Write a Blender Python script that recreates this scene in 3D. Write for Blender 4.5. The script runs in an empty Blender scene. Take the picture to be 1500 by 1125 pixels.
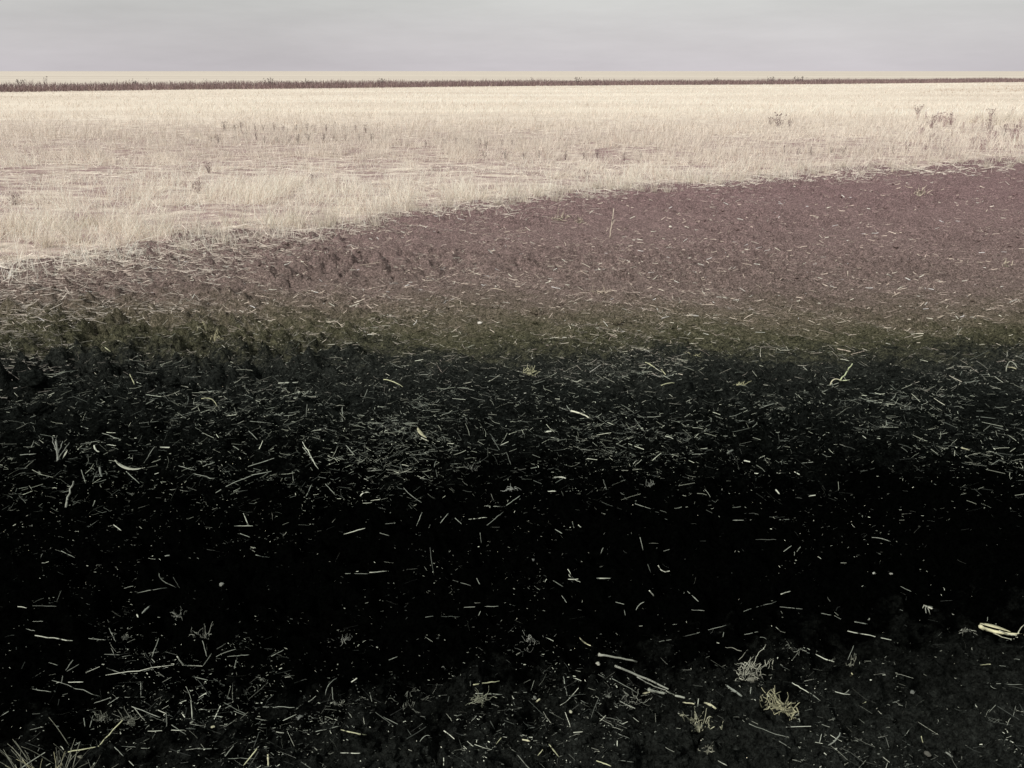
import bpy, math, random
import numpy as np

random.seed(7)
rng = np.random.default_rng(7)
scene = bpy.context.scene
COL = scene.collection

# ------------------------------------------------------------------ camera
CAM_H = 1.7
PITCH = math.radians(21.28)
F_PX = 1177.0                       # focal length in pixels of the 1500 px wide photograph
cam_data = bpy.data.cameras.new('camera')
cam_data.sensor_width = 36.0
cam_data.lens = 36.0 * F_PX / 1500.0
cam_data.clip_start = 0.05
cam_data.clip_end = 30000.0
cam = bpy.data.objects.new('camera', cam_data)
COL.objects.link(cam)
cam.location = (0, 0, CAM_H)
cam.rotation_euler = (math.pi / 2 - PITCH, 0, 0)
scene.camera = cam

# ------------------------------------------------------------------ sky and sun
SUN_EL, SUN_AZ = math.radians(42), math.radians(226)    # azimuth clockwise from +Y: behind the camera, to the left
world = bpy.data.worlds.new('World')
scene.world = world
world.use_nodes = True
wn, wl = world.node_tree.nodes, world.node_tree.links
wn.clear()
w_out = wn.new('ShaderNodeOutputWorld')
w_bg = wn.new('ShaderNodeBackground'); w_bg.inputs['Strength'].default_value = 0.10
sky = wn.new('ShaderNodeTexSky'); sky.sky_type = 'NISHITA'; sky.sun_disc = False
sky.sun_elevation = SUN_EL; sky.sun_rotation = SUN_AZ
sky.air_density = 1.0; sky.dust_density = 3.0
w_tc = wn.new('ShaderNodeTexCoord')
w_sep = wn.new('ShaderNodeSeparateXYZ'); wl.new(w_tc.outputs['Generated'], w_sep.inputs[0])
w_ramp = wn.new('ShaderNodeValToRGB')                    # overcast: lavender haze low down, grey-white above
w_mr = wn.new('ShaderNodeMapRange'); w_mr.inputs['From Min'].default_value = 0.0; w_mr.inputs['From Max'].default_value = 0.16
wl.new(w_sep.outputs['Z'], w_mr.inputs['Value']); wl.new(w_mr.outputs[0], w_ramp.inputs[0])
cr = w_ramp.color_ramp
cr.elements[0].position = 0.0; cr.elements[0].color = (0.568, 0.534, 0.558, 1)
cr.elements[1].position = 1.0; cr.elements[1].color = (0.560, 0.570, 0.545, 1)
e = cr.elements.new(0.30); e.color = (0.574, 0.556, 0.560, 1)
e = cr.elements.new(0.52); e.color = (0.580, 0.580, 0.555, 1)
w_map = wn.new('ShaderNodeMapping'); w_map.inputs['Scale'].default_value = (4.5, 4.5, 30.0)
wl.new(w_tc.outputs['Generated'], w_map.inputs[0])
w_n = wn.new('ShaderNodeTexNoise'); w_n.inputs['Scale'].default_value = 1.0; w_n.inputs['Detail'].default_value = 7.0
w_n.inputs['Roughness'].default_value = 0.62
wl.new(w_map.outputs[0], w_n.inputs['Vector'])
w_map2 = wn.new('ShaderNodeMapping'); w_map2.inputs['Scale'].default_value = (1.0, 1.0, 1.6)
w_map2.inputs['Location'].default_value = (2.4, 0.7, 0.0)
wl.new(w_tc.outputs['Generated'], w_map2.inputs[0])
w_n2 = wn.new('ShaderNodeTexNoise'); w_n2.inputs['Scale'].default_value = 1.3; w_n2.inputs['Detail'].default_value = 1.0
wl.new(w_map2.outputs[0], w_n2.inputs['Vector'])
w_a = wn.new('ShaderNodeMapRange'); w_a.inputs['From Min'].default_value = 0.3; w_a.inputs['From Max'].default_value = 0.7
w_a.inputs['To Min'].default_value = 0.93; w_a.inputs['To Max'].default_value = 1.07
wl.new(w_n.outputs['Fac'], w_a.inputs['Value'])
w_b = wn.new('ShaderNodeMapRange'); w_b.inputs['From Min'].default_value = 0.3; w_b.inputs['From Max'].default_value = 0.7
w_b.inputs['To Min'].default_value = 0.84; w_b.inputs['To Max'].default_value = 1.12
wl.new(w_n2.outputs['Fac'], w_b.inputs['Value'])
w_m = wn.new('ShaderNodeMath'); w_m.operation = 'MULTIPLY'
wl.new(w_a.outputs[0], w_m.inputs[0]); wl.new(w_b.outputs[0], w_m.inputs[1])
w_m2 = wn.new('ShaderNodeMath'); w_m2.operation = 'MULTIPLY'; w_m2.inputs[1].default_value = 4.42
wl.new(w_m.outputs[0], w_m2.inputs[0])
w_v = wn.new('ShaderNodeVectorMath'); w_v.operation = 'SCALE'
wl.new(w_ramp.outputs[0], w_v.inputs[0]); wl.new(w_m2.outputs[0], w_v.inputs['Scale'])
w_mix = wn.new('ShaderNodeMix'); w_mix.data_type = 'RGBA'; w_mix.inputs['Factor'].default_value = 0.94
wl.new(sky.outputs[0], w_mix.inputs['A']); wl.new(w_v.outputs[0], w_mix.inputs['B'])
wl.new(w_mix.outputs['Result'], w_bg.inputs['Color']); wl.new(w_bg.outputs[0], w_out.inputs[0])

sun_data = bpy.data.lights.new('sun', 'SUN')
sun_data.energy = 1.5; sun_data.angle = math.radians(12); sun_data.color = (1.0, 0.965, 0.92)
sun = bpy.data.objects.new('sun', sun_data); COL.objects.link(sun)
sun.rotation_euler = (math.pi / 2 - SUN_EL, 0, -SUN_AZ + math.pi)
sun.location = (-20, -30, 40)

scene.view_settings.view_transform = 'Standard'
scene.view_settings.look = 'None'
scene.view_settings.exposure = 1.28
scene.view_settings.gamma = 1.0
scene.view_settings.use_curve_mapping = False
scene.cycles.max_bounces = 5
scene.cycles.diffuse_bounces = 3

# ------------------------------------------------------------------ helpers
SP, CP = math.sin(PITCH), math.cos(PITCH)
def ray(px, py):
    a = (px - 750.0) / F_PX; b = -(py - 562.5) / F_PX
    return np.array([a, CP + b * SP, -SP + b * CP])
def ground_at(px, py, z=0.0):
    d = ray(px, py)
    t = (z - CAM_H) / d[2]
    return np.array([d[0] * t, d[1] * t, z])
def at_depth(px, py, Y):
    d = ray(px, py); t = Y / d[1]
    return np.array([d[0] * t, Y, CAM_H + d[2] * t])
def ppm(p):                                    # photograph pixels per metre at a point
    return F_PX / (p[1] * CP - (p[2] - CAM_H) * SP)

_tab = rng.random((257, 257))
_tab[256, :] = _tab[0, :]; _tab[:, 256] = _tab[:, 0]
def vnoise(x, y):
    xi = np.floor(x); yi = np.floor(y)
    fx = x - xi; fy = y - yi
    xi = xi.astype(np.int64) % 256; yi = yi.astype(np.int64) % 256
    fx = fx * fx * fx * (fx * (fx * 6 - 15) + 10); fy = fy * fy * fy * (fy * (fy * 6 - 15) + 10)
    a = _tab[xi, yi]; b = _tab[xi + 1, yi]; c = _tab[xi, yi + 1]; d = _tab[xi + 1, yi + 1]
    return (a * (1 - fx) + b * fx) * (1 - fy) + (c * (1 - fx) + d * fx) * fy
def fbm(x, y, oct=4, gain=0.5):
    s = 0; a = 1; t = 0
    for i in range(oct):
        s = s + a * vnoise(x * 2 ** i + 17.3 * i + 31, y * 2 ** i - 9.1 * i + 77); t += a; a *= gain
    return s / t
def sstep(a, b, x):
    t = np.clip((x - a) / (b - a), 0, 1); return t * t * (3 - 2 * t)

# edge between the worked soil and the standing stubble
EDGE_PX = [(-420, 470), (-150, 425), (0, 398), (130, 384), (250, 371), (400, 354), (500, 340), (600, 322), (700, 309), (800, 297),
           (950, 284), (1100, 268), (1250, 257), (1400, 249), (1500, 243), (1800, 232)]
EDGE = np.array([ground_at(*p) for p in EDGE_PX])
def edge_y(x):
    y = np.interp(x, EDGE[:, 0], EDGE[:, 1])
    y = np.where(x > EDGE[-1, 0], EDGE[-1, 1] + (x - EDGE[-1, 0]) * 0.35, y)
    y = np.where(x < EDGE[0, 0], EDGE[0, 1] + (x - EDGE[0, 0]) * 0.45, y)
    return y
def edge_dist(x, y):                           # > 0 in the stubble, < 0 on the soil
    n = (fbm(x * 0.9, y * 0.9, 4) - 0.5) * 1.5 + (fbm(x * 4.5 + 3, y * 3.0, 3) - 0.5) * 0.9
    return (y - edge_y(x)) * 0.9 + n
# the weedy strip runs obliquely away to the right
STRIP_PX = [(-500, 143), (0, 135.5), (250, 132), (500, 129.5), (700, 127), (900, 125.3), (1200, 123.5), (1500, 120.5), (1900, 118.5)]
STRIP = np.array([ground_at(*p) for p in STRIP_PX])
def strip_y(x): return np.interp(x, STRIP[:, 0], STRIP[:, 1]) + np.where(x > STRIP[-1, 0], (x - STRIP[-1, 0]) * 0.4, 0)

MOUNDS = [(95, 528, 0.075, 0.16), (20, 560, 0.06, 0.17), (185, 522, 0.04, 0.12), (120, 560, 0.04, 0.12), (480, 520, 0.03, 0.2), 
          (330, 430, 0.05, 0.3), (60, 470, 0.05, 0.4), (1290, 545, 0.03, 0.2), (420, 470, 0.04, 0.25), (170, 600, 0.05, 0.18), (1430, 510, 0.035, 0.25)]
MOUNDS = [(ground_at(a, b), h, r) for a, b, h, r in MOUNDS]
def height(x, y):
    x = np.asarray(x, float); y = np.asarray(y, float)
    r = np.hypot(x, y)
    soil = sstep(1.0, 0.1, edge_dist(x, y))
    near = sstep(40, 15, r)
    h = (fbm(x * 0.35, y * 0.35, 3) - 0.5) * 0.09 * near
    clod = np.abs(fbm(x * 7.0, y * 7.0, 3, 0.55) - 0.5) * 2
    clod2 = fbm(x * 19.0 + 5, y * 19.0, 3, 0.6) - 0.5
    rough = 0.55 + 0.9 * sstep(0.4, 0.65, fbm(x * 0.8 + 3, y * 0.8, 2))
    u = x * 0.62 + y * 0.78 + (fbm(x * 0.5, y * 0.5, 2) - 0.5) * 0.5
    furrow = np.sin(u * 2 * math.pi / 0.34) * (0.5 + fbm(x * 1.1, y * 1.1, 2))
    left = sstep(-0.2, -2.2, x) * 0.6
    s = (0.065 * (clod - 0.3) * (rough + left * 1.4) + 0.080 * clod2 * (rough + left) + 0.014 * furrow) * (0.62 + 0.38 * near)
    h = h + s * soil * near
    h = h + (1 - soil) * near * 0.05 * (fbm(x * 3, y * 3, 3) - 0.5)
    for p, a, rr in MOUNDS:
        q = ((x - p[0]) ** 2 + (y - p[1]) ** 2) / rr ** 2
        h = h + a * np.exp(-q) * (0.6 + 0.8 * clod)
    return h
def H(x, y): return float(height(np.array([x]), np.array([y]))[0])
def on_ground(px, py):
    p = ground_at(px, py)
    for _ in range(3):
        p = ground_at(px, py, H(p[0], p[1]))
    return p

def mesh_np(name, V, Q, smooth=False):
    """V (n,3); Q list of int arrays (m,k)."""
    me = bpy.data.meshes.new(name)
    if not isinstance(Q, (list, tuple)): Q = [Q]
    Q = [np.asarray(q) for q in Q if len(q)]
    me.vertices.add(len(V)); me.vertices.foreach_set('co', np.ascontiguousarray(V, np.float32).ravel())
    loops = np.concatenate([q.ravel() for q in Q]).astype(np.int32)
    counts = np.concatenate([np.full(len(q), q.shape[1], np.int32) for q in Q])
    starts = np.concatenate([[0], np.cumsum(counts)[:-1]]).astype(np.int32)
    me.loops.add(len(loops)); me.loops.foreach_set('vertex_index', loops)
    me.polygons.add(len(counts)); me.polygons.foreach_set('loop_start', starts)
    me.polygons.foreach_set('use_smooth', np.full(len(counts), smooth, bool))
    me.update(calc_edges=True); me.validate()
    return me
def set_col(me, C):
    at = me.color_attributes.new('tint', 'FLOAT_COLOR', 'POINT')
    C4 = np.ones((len(C), 4), np.float32); C4[:, :3] = C
    at.data.foreach_set('color', C4.ravel())
def link(name, me, mat=None, parent=None, loc=None):
    o = bpy.data.objects.new(name, me); COL.objects.link(o)
    if mat is not None and me is not None and not me.materials: me.materials.append(mat)
    if parent is not None: o.parent = parent
    if loc is not None: o.location = loc
    return o
def tag(o, label=None, cat=None, group=None, kind=None):
    if label: o['label'] = label
    if cat: o['category'] = cat
    if group: o['group'] = group
    if kind: o['kind'] = kind
    return o

def strands(P, D, L, W, bend, K=3, sides=2, droop=0.0, taper=0.4):
    """N strands: start P, unit direction D, length L, width W, bend vectors; K rings. sides 2 = ribbon, 3 = tube."""
    N = len(P); up = np.array([0, 0, 1.0])
    t = np.linspace(0, 1, K)
    pts = P[:, None, :] + D[:, None, :] * (L[:, None] * t)[..., None] + bend[:, None, :] * (t ** 2)[None, :, None] * L[:, None, None]
    r = rng.normal(size=(N, 3)); s1 = np.cross(D, r); s1 /= np.linalg.norm(s1, axis=1, keepdims=True) + 1e-9
    s2 = np.cross(D, s1)
    wk = W[:, None] * (1 - (1 - taper) * t)[None, :] * 0.5
    rings = []
    for j in range(sides):
        a = 2 * math.pi * j / sides
        o = s1 * math.cos(a) + s2 * math.sin(a)
        rings.append(pts + o[:, None, :] * wk[..., None])
    V = np.stack(rings, 2).reshape(-1, 3)                # (N,K,sides)
    base = (np.arange(N) * K * sides)[:, None, None]
    k = np.arange(K - 1)[None, :, None]
    if sides == 2:
        j = np.array([0])[None, None, :]; j2 = np.array([1])[None, None, :]
    else:
        j = np.arange(sides)[None, None, :]; j2 = (j + 1) % sides
    Q = np.stack([base + k * sides + j, base + k * sides + j2, base + (k + 1) * sides + j2, base + (k + 1) * sides + j], -1).reshape(-1, 4)
    return V, Q, K * sides

def tube(points, radii, sides=6):
    """One closed, tapered tube along points."""
    P = np.asarray(points, float); n = len(P)
    R = np.asarray(radii, float) if np.ndim(radii) else np.full(n, radii, float)
    T = np.gradient(P, axis=0); T /= np.linalg.norm(T, axis=1, keepdims=True) + 1e-9
    ref = np.array([0.13, 0.21, 0.97]) if abs(T[0, 2]) < 0.9 else np.array([0.9, 0.3, 0.1])
    V = []
    for i in range(n):
        a = np.cross(T[i], ref); a /= np.linalg.norm(a); b = np.cross(T[i], a)
        for j in range(sides):
            t = 2 * math.pi * j / sides
            V.append(P[i] + R[i] * (a * math.cos(t) + b * math.sin(t)))
    Q = [[i * sides + j, i * sides + (j + 1) % sides, (i + 1) * sides + (j + 1) % sides, (i + 1) * sides + j] for i in range(n - 1) for j in range(sides)]
    T0 = []
    V.append(P[0]); V.append(P[-1]); c0 = n * sides; c1 = c0 + 1
    for j in range(sides):
        T0.append([c0, (j + 1) % sides, j]); T0.append([c1, (n - 1) * sides + j, (n - 1) * sides + (j + 1) % sides])
    return np.array(V), [np.array(Q), np.array(T0)]
def join_np(parts):
    """parts: list of (V, [faces...]) -> one V, faces by size."""
    Vs, F, off = [], {}, 0
    for V, Q in parts:
        for q in (Q if isinstance(Q, list) else [Q]):
            if len(q): F.setdefault(q.shape[1], []).append(q + off)
        Vs.append(V); off += len(V)
    return np.concatenate(Vs), [np.concatenate(v) for v in F.values()]

# ------------------------------------------------------------------ materials
def base_mat(name, rough=0.9, spec=0.1):
    m = bpy.data.materials.new(name); m.use_nodes = True
    n = m.node_tree.nodes; b = n['Principled BSDF']
    b.inputs['Roughness'].default_value = rough; b.inputs['Specular IOR Level'].default_value = spec
    return m, n, m.node_tree.links, b
def ramp(n, pts):
    r = n.new('ShaderNodeValToRGB'); c = r.color_ramp
    c.elements[0].position = pts[0][0]; c.elements[0].color = (*pts[0][1], 1)
    c.elements[1].position = pts[-1][0]; c.elements[1].color = (*pts[-1][1], 1)
    for p, k in pts[1:-1]:
        e = c.elements.new(p); e.color = (*k, 1)
    return r
def noise(n, l, vec, scale, detail=4, rough=0.55):
    t = n.new('ShaderNodeTexNoise'); t.inputs['Scale'].default_value = scale
    t.inputs['Detail'].default_value = detail; t.inputs['Roughness'].default_value = rough
    l.new(vec, t.inputs['Vector']); return t
def mathn(n, l, op, a, b):
    m = n.new('ShaderNodeMath'); m.operation = op
    for i, v in enumerate((a, b)):
        if isinstance(v, (int, float)): m.inputs[i].default_value = v
        else: l.new(v, m.inputs[i])
    return m.outputs[0]
def maprange(n, l, v, a, b, c, d):
    m = n.new('ShaderNodeMapRange'); l.new(v, m.inputs['Value'])
    for k, x in zip(('From Min', 'From Max', 'To Min', 'To Max'), (a, b, c, d)): m.inputs[k].default_value = x
    return m.outputs[0]
def mix(n, l, mode, f, a, b):
    m = n.new('ShaderNodeMix'); m.data_type = 'RGBA'; m.blend_type = mode
    for k, v in (('Factor', f), ('A', a), ('B', b)):
        if isinstance(v, (int, float)): m.inputs[k].default_value = v
        elif isinstance(v, tuple): m.inputs[k].default_value = (*v, 1)
        else: l.new(v, m.inputs[k])
    return m.outputs['Result']

# worked soil: graded-filter darkening painted into the colour, far to near: mauve-brown, olive, black, a greyer verge in front
mat_soil, n, l, b = base_mat('worked_soil', 0.95, 0.0)
geo = n.new('ShaderNodeNewGeometry'); pos = geo.outputs['Position']
sep = n.new('ShaderNodeSeparateXYZ'); l.new(pos, sep.inputs[0])
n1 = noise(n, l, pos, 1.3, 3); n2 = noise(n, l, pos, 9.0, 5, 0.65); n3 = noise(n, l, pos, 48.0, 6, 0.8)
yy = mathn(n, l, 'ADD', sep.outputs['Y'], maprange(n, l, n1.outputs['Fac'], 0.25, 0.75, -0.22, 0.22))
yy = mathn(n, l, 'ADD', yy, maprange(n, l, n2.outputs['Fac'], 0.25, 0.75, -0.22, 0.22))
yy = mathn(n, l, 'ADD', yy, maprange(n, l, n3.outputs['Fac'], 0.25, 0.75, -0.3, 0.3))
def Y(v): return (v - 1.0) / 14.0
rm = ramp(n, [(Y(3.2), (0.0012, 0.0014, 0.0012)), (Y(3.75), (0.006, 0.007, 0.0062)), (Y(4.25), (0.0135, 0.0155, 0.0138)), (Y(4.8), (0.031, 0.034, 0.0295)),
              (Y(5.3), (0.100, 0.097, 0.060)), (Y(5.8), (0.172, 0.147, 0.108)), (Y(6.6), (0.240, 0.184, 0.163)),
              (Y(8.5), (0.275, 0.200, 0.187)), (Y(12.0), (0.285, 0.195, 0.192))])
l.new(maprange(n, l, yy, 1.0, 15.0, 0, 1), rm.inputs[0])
foreground = mathn(n, l, 'ADD', mathn(n, l, 'MULTIPLY', sep.outputs['X'], -0.17), sep.outputs['Y'])
foreground = mathn(n, l, 'ADD', foreground, maprange(n, l, n2.outputs['Fac'], 0.2, 0.8, -0.35, 0.35))
vf = maprange(n, l, foreground, 1.97, 1.55, 0, 1)  # grey end of the same grade, also painted into the soil colour
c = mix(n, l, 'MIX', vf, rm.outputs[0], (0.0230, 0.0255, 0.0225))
crumb = mathn(n, l, 'MULTIPLY', maprange(n, l, n3.outputs['Fac'], 0.34, 0.66, 0.22, 1.54), maprange(n, l, n2.outputs['Fac'], 0.3, 0.7, 0.85, 1.15))
cc = n.new('ShaderNodeVectorMath'); cc.operation = 'SCALE'; l.new(c, cc.inputs[0]); l.new(crumb, cc.inputs['Scale'])
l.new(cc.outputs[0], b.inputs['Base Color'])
n5 = noise(n, l, pos, 130.0, 4, 0.75)
cg = n.new('ShaderNodeVectorMath'); cg.operation = 'SCALE'; l.new(cc.outputs[0], cg.inputs[0]); l.new(maprange(n, l, n5.outputs['Fac'], 0.36, 0.64, 0.45, 1.6), cg.inputs['Scale'])
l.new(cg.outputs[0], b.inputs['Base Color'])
n4 = noise(n, l, pos, 38.0, 7, 0.75)
bp = n.new('ShaderNodeBump'); bp.inputs['Strength'].default_value = 1.0; bp.inputs['Distance'].default_value = 0.05
l.new(n4.outputs['Fac'], bp.inputs['Height']); l.new(bp.outputs[0], b.inputs['Normal'])

# ground under the stubble: straw litter over brown soil, all straw with distance
mat_field, n, l, b = base_mat('stubble_ground', 1.0, 0.0)
geo = n.new('ShaderNodeNewGeometry'); pos = geo.outputs['Position']
sep = n.new('ShaderNodeSeparateXYZ'); l.new(pos, sep.inputs[0])
mp = n.new('ShaderNodeMapping'); mp.inputs['Scale'].default_value = (0.35, 1.0, 1.0); l.new(pos, mp.inputs[0])
n1 = noise(n, l, mp.outputs[0], 3.5, 6, 0.7); n2 = noise(n, l, mp.outputs[0], 0.12, 5, 0.6); n3 = noise(n, l, pos, 30.0, 4, 0.7)
dist = maprange(n, l, sep.outputs['Y'], 21.0, 42.0, 0.0, 1.0)
cover = mathn(n, l, 'ADD', maprange(n, l, n1.outputs['Fac'], 0.41, 0.61, 0.04, 0.85), dist)
cover = maprange(n, l, cover, 0.15, 1.0, 0.0, 1.0)
straw = mix(n, l, 'MIX', maprange(n, l, n2.outputs['Fac'], 0.35, 0.65, 0, 1), (0.58, 0.505, 0.42), (0.70, 0.63, 0.53))
c = mix(n, l, 'MIX', cover, (0.27, 0.195, 0.185), straw)
cc = n.new('ShaderNodeVectorMath'); cc.operation = 'SCALE'; l.new(c, cc.inputs[0]); l.new(maprange(n, l, n3.outputs['Fac'], 0.3, 0.7, 0.8, 1.15), cc.inputs['Scale'])
l.new(cc.outputs[0], b.inputs['Base Color'])

# far fields: drilled and combed in long bands
mat_far, n, l, b = base_mat('far_stubble', 1.0, 0.0)
geo = n.new('ShaderNodeNewGeometry'); pos = geo.outputs['Position']
mp = n.new('ShaderNodeMapping'); mp.inputs['Scale'].default_value = (0.0016, 0.02, 1.0); mp.inputs['Rotation'].default_value = (0, 0, math.radians(-4)); l.new(pos, mp.inputs[0])
n1 = noise(n, l, mp.outputs[0], 1.0, 6, 0.65); n2 = noise(n, l, pos, 0.25, 4, 0.6)
c = ramp(n, [(0.30, (0.41, 0.36, 0.31)), (0.45, (0.50, 0.45, 0.385)), (0.58, (0.57, 0.515, 0.44)), (0.75, (0.61, 0.555, 0.48))])
l.new(n1.outputs['Fac'], c.inputs[0])
cc = n.new('ShaderNodeVectorMath'); cc.operation = 'SCALE'; l.new(c.outputs[0], cc.inputs[0]); l.new(maprange(n, l, n2.outputs['Fac'], 0.3, 0.7, 0.93, 1.07), cc.inputs['Scale'])
l.new(cc.outputs[0], b.inputs['Base Color'])

def strand_mat(name, transl, use_attr=True, breakup=0.0):
    m = bpy.data.materials.new(name); m.use_nodes = True
    n, l = m.node_tree.nodes, m.node_tree.links
    b = n['Principled BSDF']; b.inputs['Roughness'].default_value = 0.75; b.inputs['Specular IOR Level'].default_value = 0.12
    if use_attr:
        a = n.new('ShaderNodeAttribute'); a.attribute_name = 'tint'; c = a.outputs['Color']
    else:
        a = n.new('ShaderNodeObjectInfo'); c = a.outputs['Color']
    geo = n.new('ShaderNodeNewGeometry')
    nz = noise(n, l, geo.outputs['Position'], 45.0, 4, 0.7)
    cc = n.new('ShaderNodeVectorMath'); cc.operation = 'SCALE'; l.new(c, cc.inputs[0])
    l.new(maprange(n, l, nz.outputs['Fac'], 0.3, 0.7, 0.75, 1.2), cc.inputs['Scale'])
    c = cc.outputs[0]
    if breakup > 0:                                    # near-black blotches painted in, breaking straws up as crushed contrast would
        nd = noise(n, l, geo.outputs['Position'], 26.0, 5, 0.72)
        c = mix(n, l, 'MIX', maprange(n, l, nd.outputs['Fac'], 0.60 - 0.14 * breakup, 0.66 - 0.10 * breakup, 0, 0.93), c, (0.004, 0.0045, 0.004))
    l.new(c, b.inputs['Base Color'])
    if transl > 0:
        t = n.new('ShaderNodeBsdfTranslucent'); l.new(c, t.inputs['Color'])
        mx = n.new('ShaderNodeMixShader'); mx.inputs[0].default_value = transl
        l.new(b.outputs[0], mx.inputs[1]); l.new(t.outputs[0], mx.inputs[2])
        l.new(mx.outputs[0], n['Material Output'].inputs['Surface'])
    return m
mat_stubble = strand_mat('dry_stubble', 0.45)
mat_litter = strand_mat('straw_litter', 0.1)
mat_litter_dark = strand_mat('straw_litter_dark', 0.05, breakup=0.45)
mat_straw = strand_mat('loose_straw', 0.05, use_attr=False, breakup=0.25)
mat_plant = strand_mat('dry_plant', 0.2, use_attr=False)
mat_weed = strand_mat('weed', 0.2)

mat_stone, n, l, b = base_mat('stone', 0.8, 0.2)
oi = n.new('ShaderNodeObjectInfo'); tc = n.new('ShaderNodeTexCoord')
nz = noise(n, l, tc.outputs['Object'], 60.0, 5, 0.7)
cc = n.new('ShaderNodeVectorMath'); cc.operation = 'SCALE'; l.new(oi.outputs['Color'], cc.inputs[0]); l.new(maprange(n, l, nz.outputs['Fac'], 0.3, 0.7, 0.6, 1.3), cc.inputs['Scale'])
l.new(cc.outputs[0], b.inputs['Base Color'])
bp = n.new('ShaderNodeBump'); bp.inputs['Strength'].default_value = 0.5; bp.inputs['Distance'].default_value = 0.004
l.new(nz.outputs['Fac'], bp.inputs['Height']); l.new(bp.outputs[0], b.inputs['Normal'])

# ------------------------------------------------------------------ ground: one polar sheet out to the horizon, cut into soil, field, far field
th = np.concatenate([np.radians(np.linspace(-180, -56, 40)[:-1]), np.radians(np.linspace(-56, 56, 660)), np.radians(np.linspace(56, 180, 40)[1:])])
rr = np.concatenate([[0.02], np.geomspace(0.8, 34, 560), np.geomspace(34, 14000, 110)[1:]])
TH, RR = np.meshgrid(th, rr)
gx, gy = RR * np.sin(TH), RR * np.cos(TH)
gz = height(gx.ravel(), gy.ravel())
gV = np.stack([gx.ravel(), gy.ravel(), gz], 1)
nr, nt = gx.shape
ii = (np.arange(nr - 1)[:, None] * nt + np.arange(nt - 1)[None, :]).ravel()
gQ = np.stack([ii, ii + 1, ii + nt + 1, ii + nt], 1)[:, ::-1]
fc = gV[gQ].mean(1)
ed = edge_dist(fc[:, 0], fc[:, 1])
far = fc[:, 1] > strip_y(fc[:, 0]) + 3.0
sel_soil = (ed < 0.75) & ~far
sel_field = (~sel_soil) & ~far
def submesh(name, sel, mat, smooth=True):
    q = gQ[sel]; u, inv = np.unique(q.ravel(), return_inverse=True)
    me = mesh_np(name, gV[u], inv.reshape(-1, 4), smooth)
    o = link(name, me, mat); tag(o, kind='structure'); return o
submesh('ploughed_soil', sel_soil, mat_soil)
submesh('stubble_field', sel_field, mat_field)
submesh('far_field', far, mat_far)

# ------------------------------------------------------------------ standing stubble (stuff)
def sample_polar(n, r0, r1, tmax=46):
    r = np.exp(rng.uniform(math.log(r0), math.log(r1), n)); t = np.radians(rng.uniform(-tmax, tmax, n))
    return r * np.sin(t), r * np.cos(t), r
# the darker combed strip on the right edge of the field
WEDGE = [ground_at(*p)[:2] for p in [(1332, 137.5), (1402, 127.5), (1560, 123.5), (1700, 124), (1700, 136), (1500, 135)]]
def in_poly(x, y, poly):
    r = np.zeros(len(x), bool); m = len(poly)
    for i in range(m):
        (x1, y1), (x2, y2) = poly[i], poly[(i + 1) % m]
        c = ((y1 > y) != (y2 > y)) & (x < (x2 - x1) * (y - y1) / (y2 - y1 + 1e-12) + x1)
        r ^= c
    return r
def row_phase(x, y):                             # drilled rows fanning out gently away from the verge
    return np.sin(2 * math.pi * x / (y + 0.8) * 25.3 / 0.36 + 2.0 * (fbm(x * 0.3, y * 0.1, 2) - 0.5))
def cover_map(x, y):
    ed = edge_dist(x, y)
    bare = fbm(x * 0.32 + 9, y * 0.9 + 4, 4, 0.6)
    b = 0.14 + 0.86 * sstep(0.60, 0.52, bare)
    band = np.exp(-((y - 15.2 - 0.12 * x) / 2.1) ** 2) * sstep(5.5, 1.0, x)          # thin, flattened swath
    b = b * (1 - band * (0.35 + 0.5 * sstep(0.42, 0.54, fbm(x * 0.9 + 5, y * 2.4, 3))))
    rows = 0.5 + 0.5 * row_phase(x, y)
    rowamt = np.clip(np.exp(-((y - 24.0) / 4.2) ** 4) * sstep(5.0, 2.5, x) * sstep(-13, -9, x) + np.exp(-((y - 19.0) / 2.8) ** 4) * sstep(1, 5, x), 0, 1) * 0.45 + 0.12
    b = b * (1 - np.clip(rowamt, 0, 1) * sstep(0.42, 0.7, rows))
    cl = sstep(0.36, 0.60, fbm(x * 2.6 + 40, y * 1.7, 3, 0.6))
    b = b * (0.30 + 0.70 * cl)
    return b * (0.12 * sstep(-0.6, 0.0, ed) + 0.88 * sstep(0.0, 1.15, ed)), ed, band, np.clip(rowamt - 0.12, 0, 1), cl
NB = 400000
x, y, r = sample_polar(NB, 6.0, 190)
x2, y2, r2_ = sample_polar(215000, 6.0, 34)
x, y, r = np.concatenate([x, x2]), np.concatenate([y, y2]), np.concatenate([r, r2_]); NB = len(x)
cv, ed, band, rowz, cl = cover_map(x, y)
cv = cv * np.where(np.arange(NB) >= 400000, sstep(34, 22, r), 1.0)
keep = (rng.random(NB) < cv) & (y < strip_y(x) - 1.0)
x, y, r, ed, band, rowz, cl = [v[keep] for v in (x, y, r, ed, band, rowz, cl)]
N = len(x)
z = height(x, y)
tall = (0.62 + 0.55 * fbm(x * 0.25, y * 0.3, 3)) * (0.55 + 0.68 * cl)
L = (0.15 + 0.20 * rng.random(N) ** 1.2) * tall * (1 - 0.45 * band) * (0.45 + 0.55 * sstep(-0.2, 1.3, ed)) * (0.55 + 0.45 * sstep(60, 24, r))
lean = rng.normal(size=(N, 3)) * np.array([0.28, 0.28, 0]) * (1 - 0.65 * rowz)[:, None] + np.array([0.0, 0.0, 1.0]) + np.stack([(fbm(x * 0.8, y * 0.8, 2) - 0.4) * 0.7 * (1 - rowz), 0 * x, 0 * x], 1)
flop = rng.random(N) < 0.16 * (1 - rowz)
lean[flop, 2] = 0.25
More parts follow.
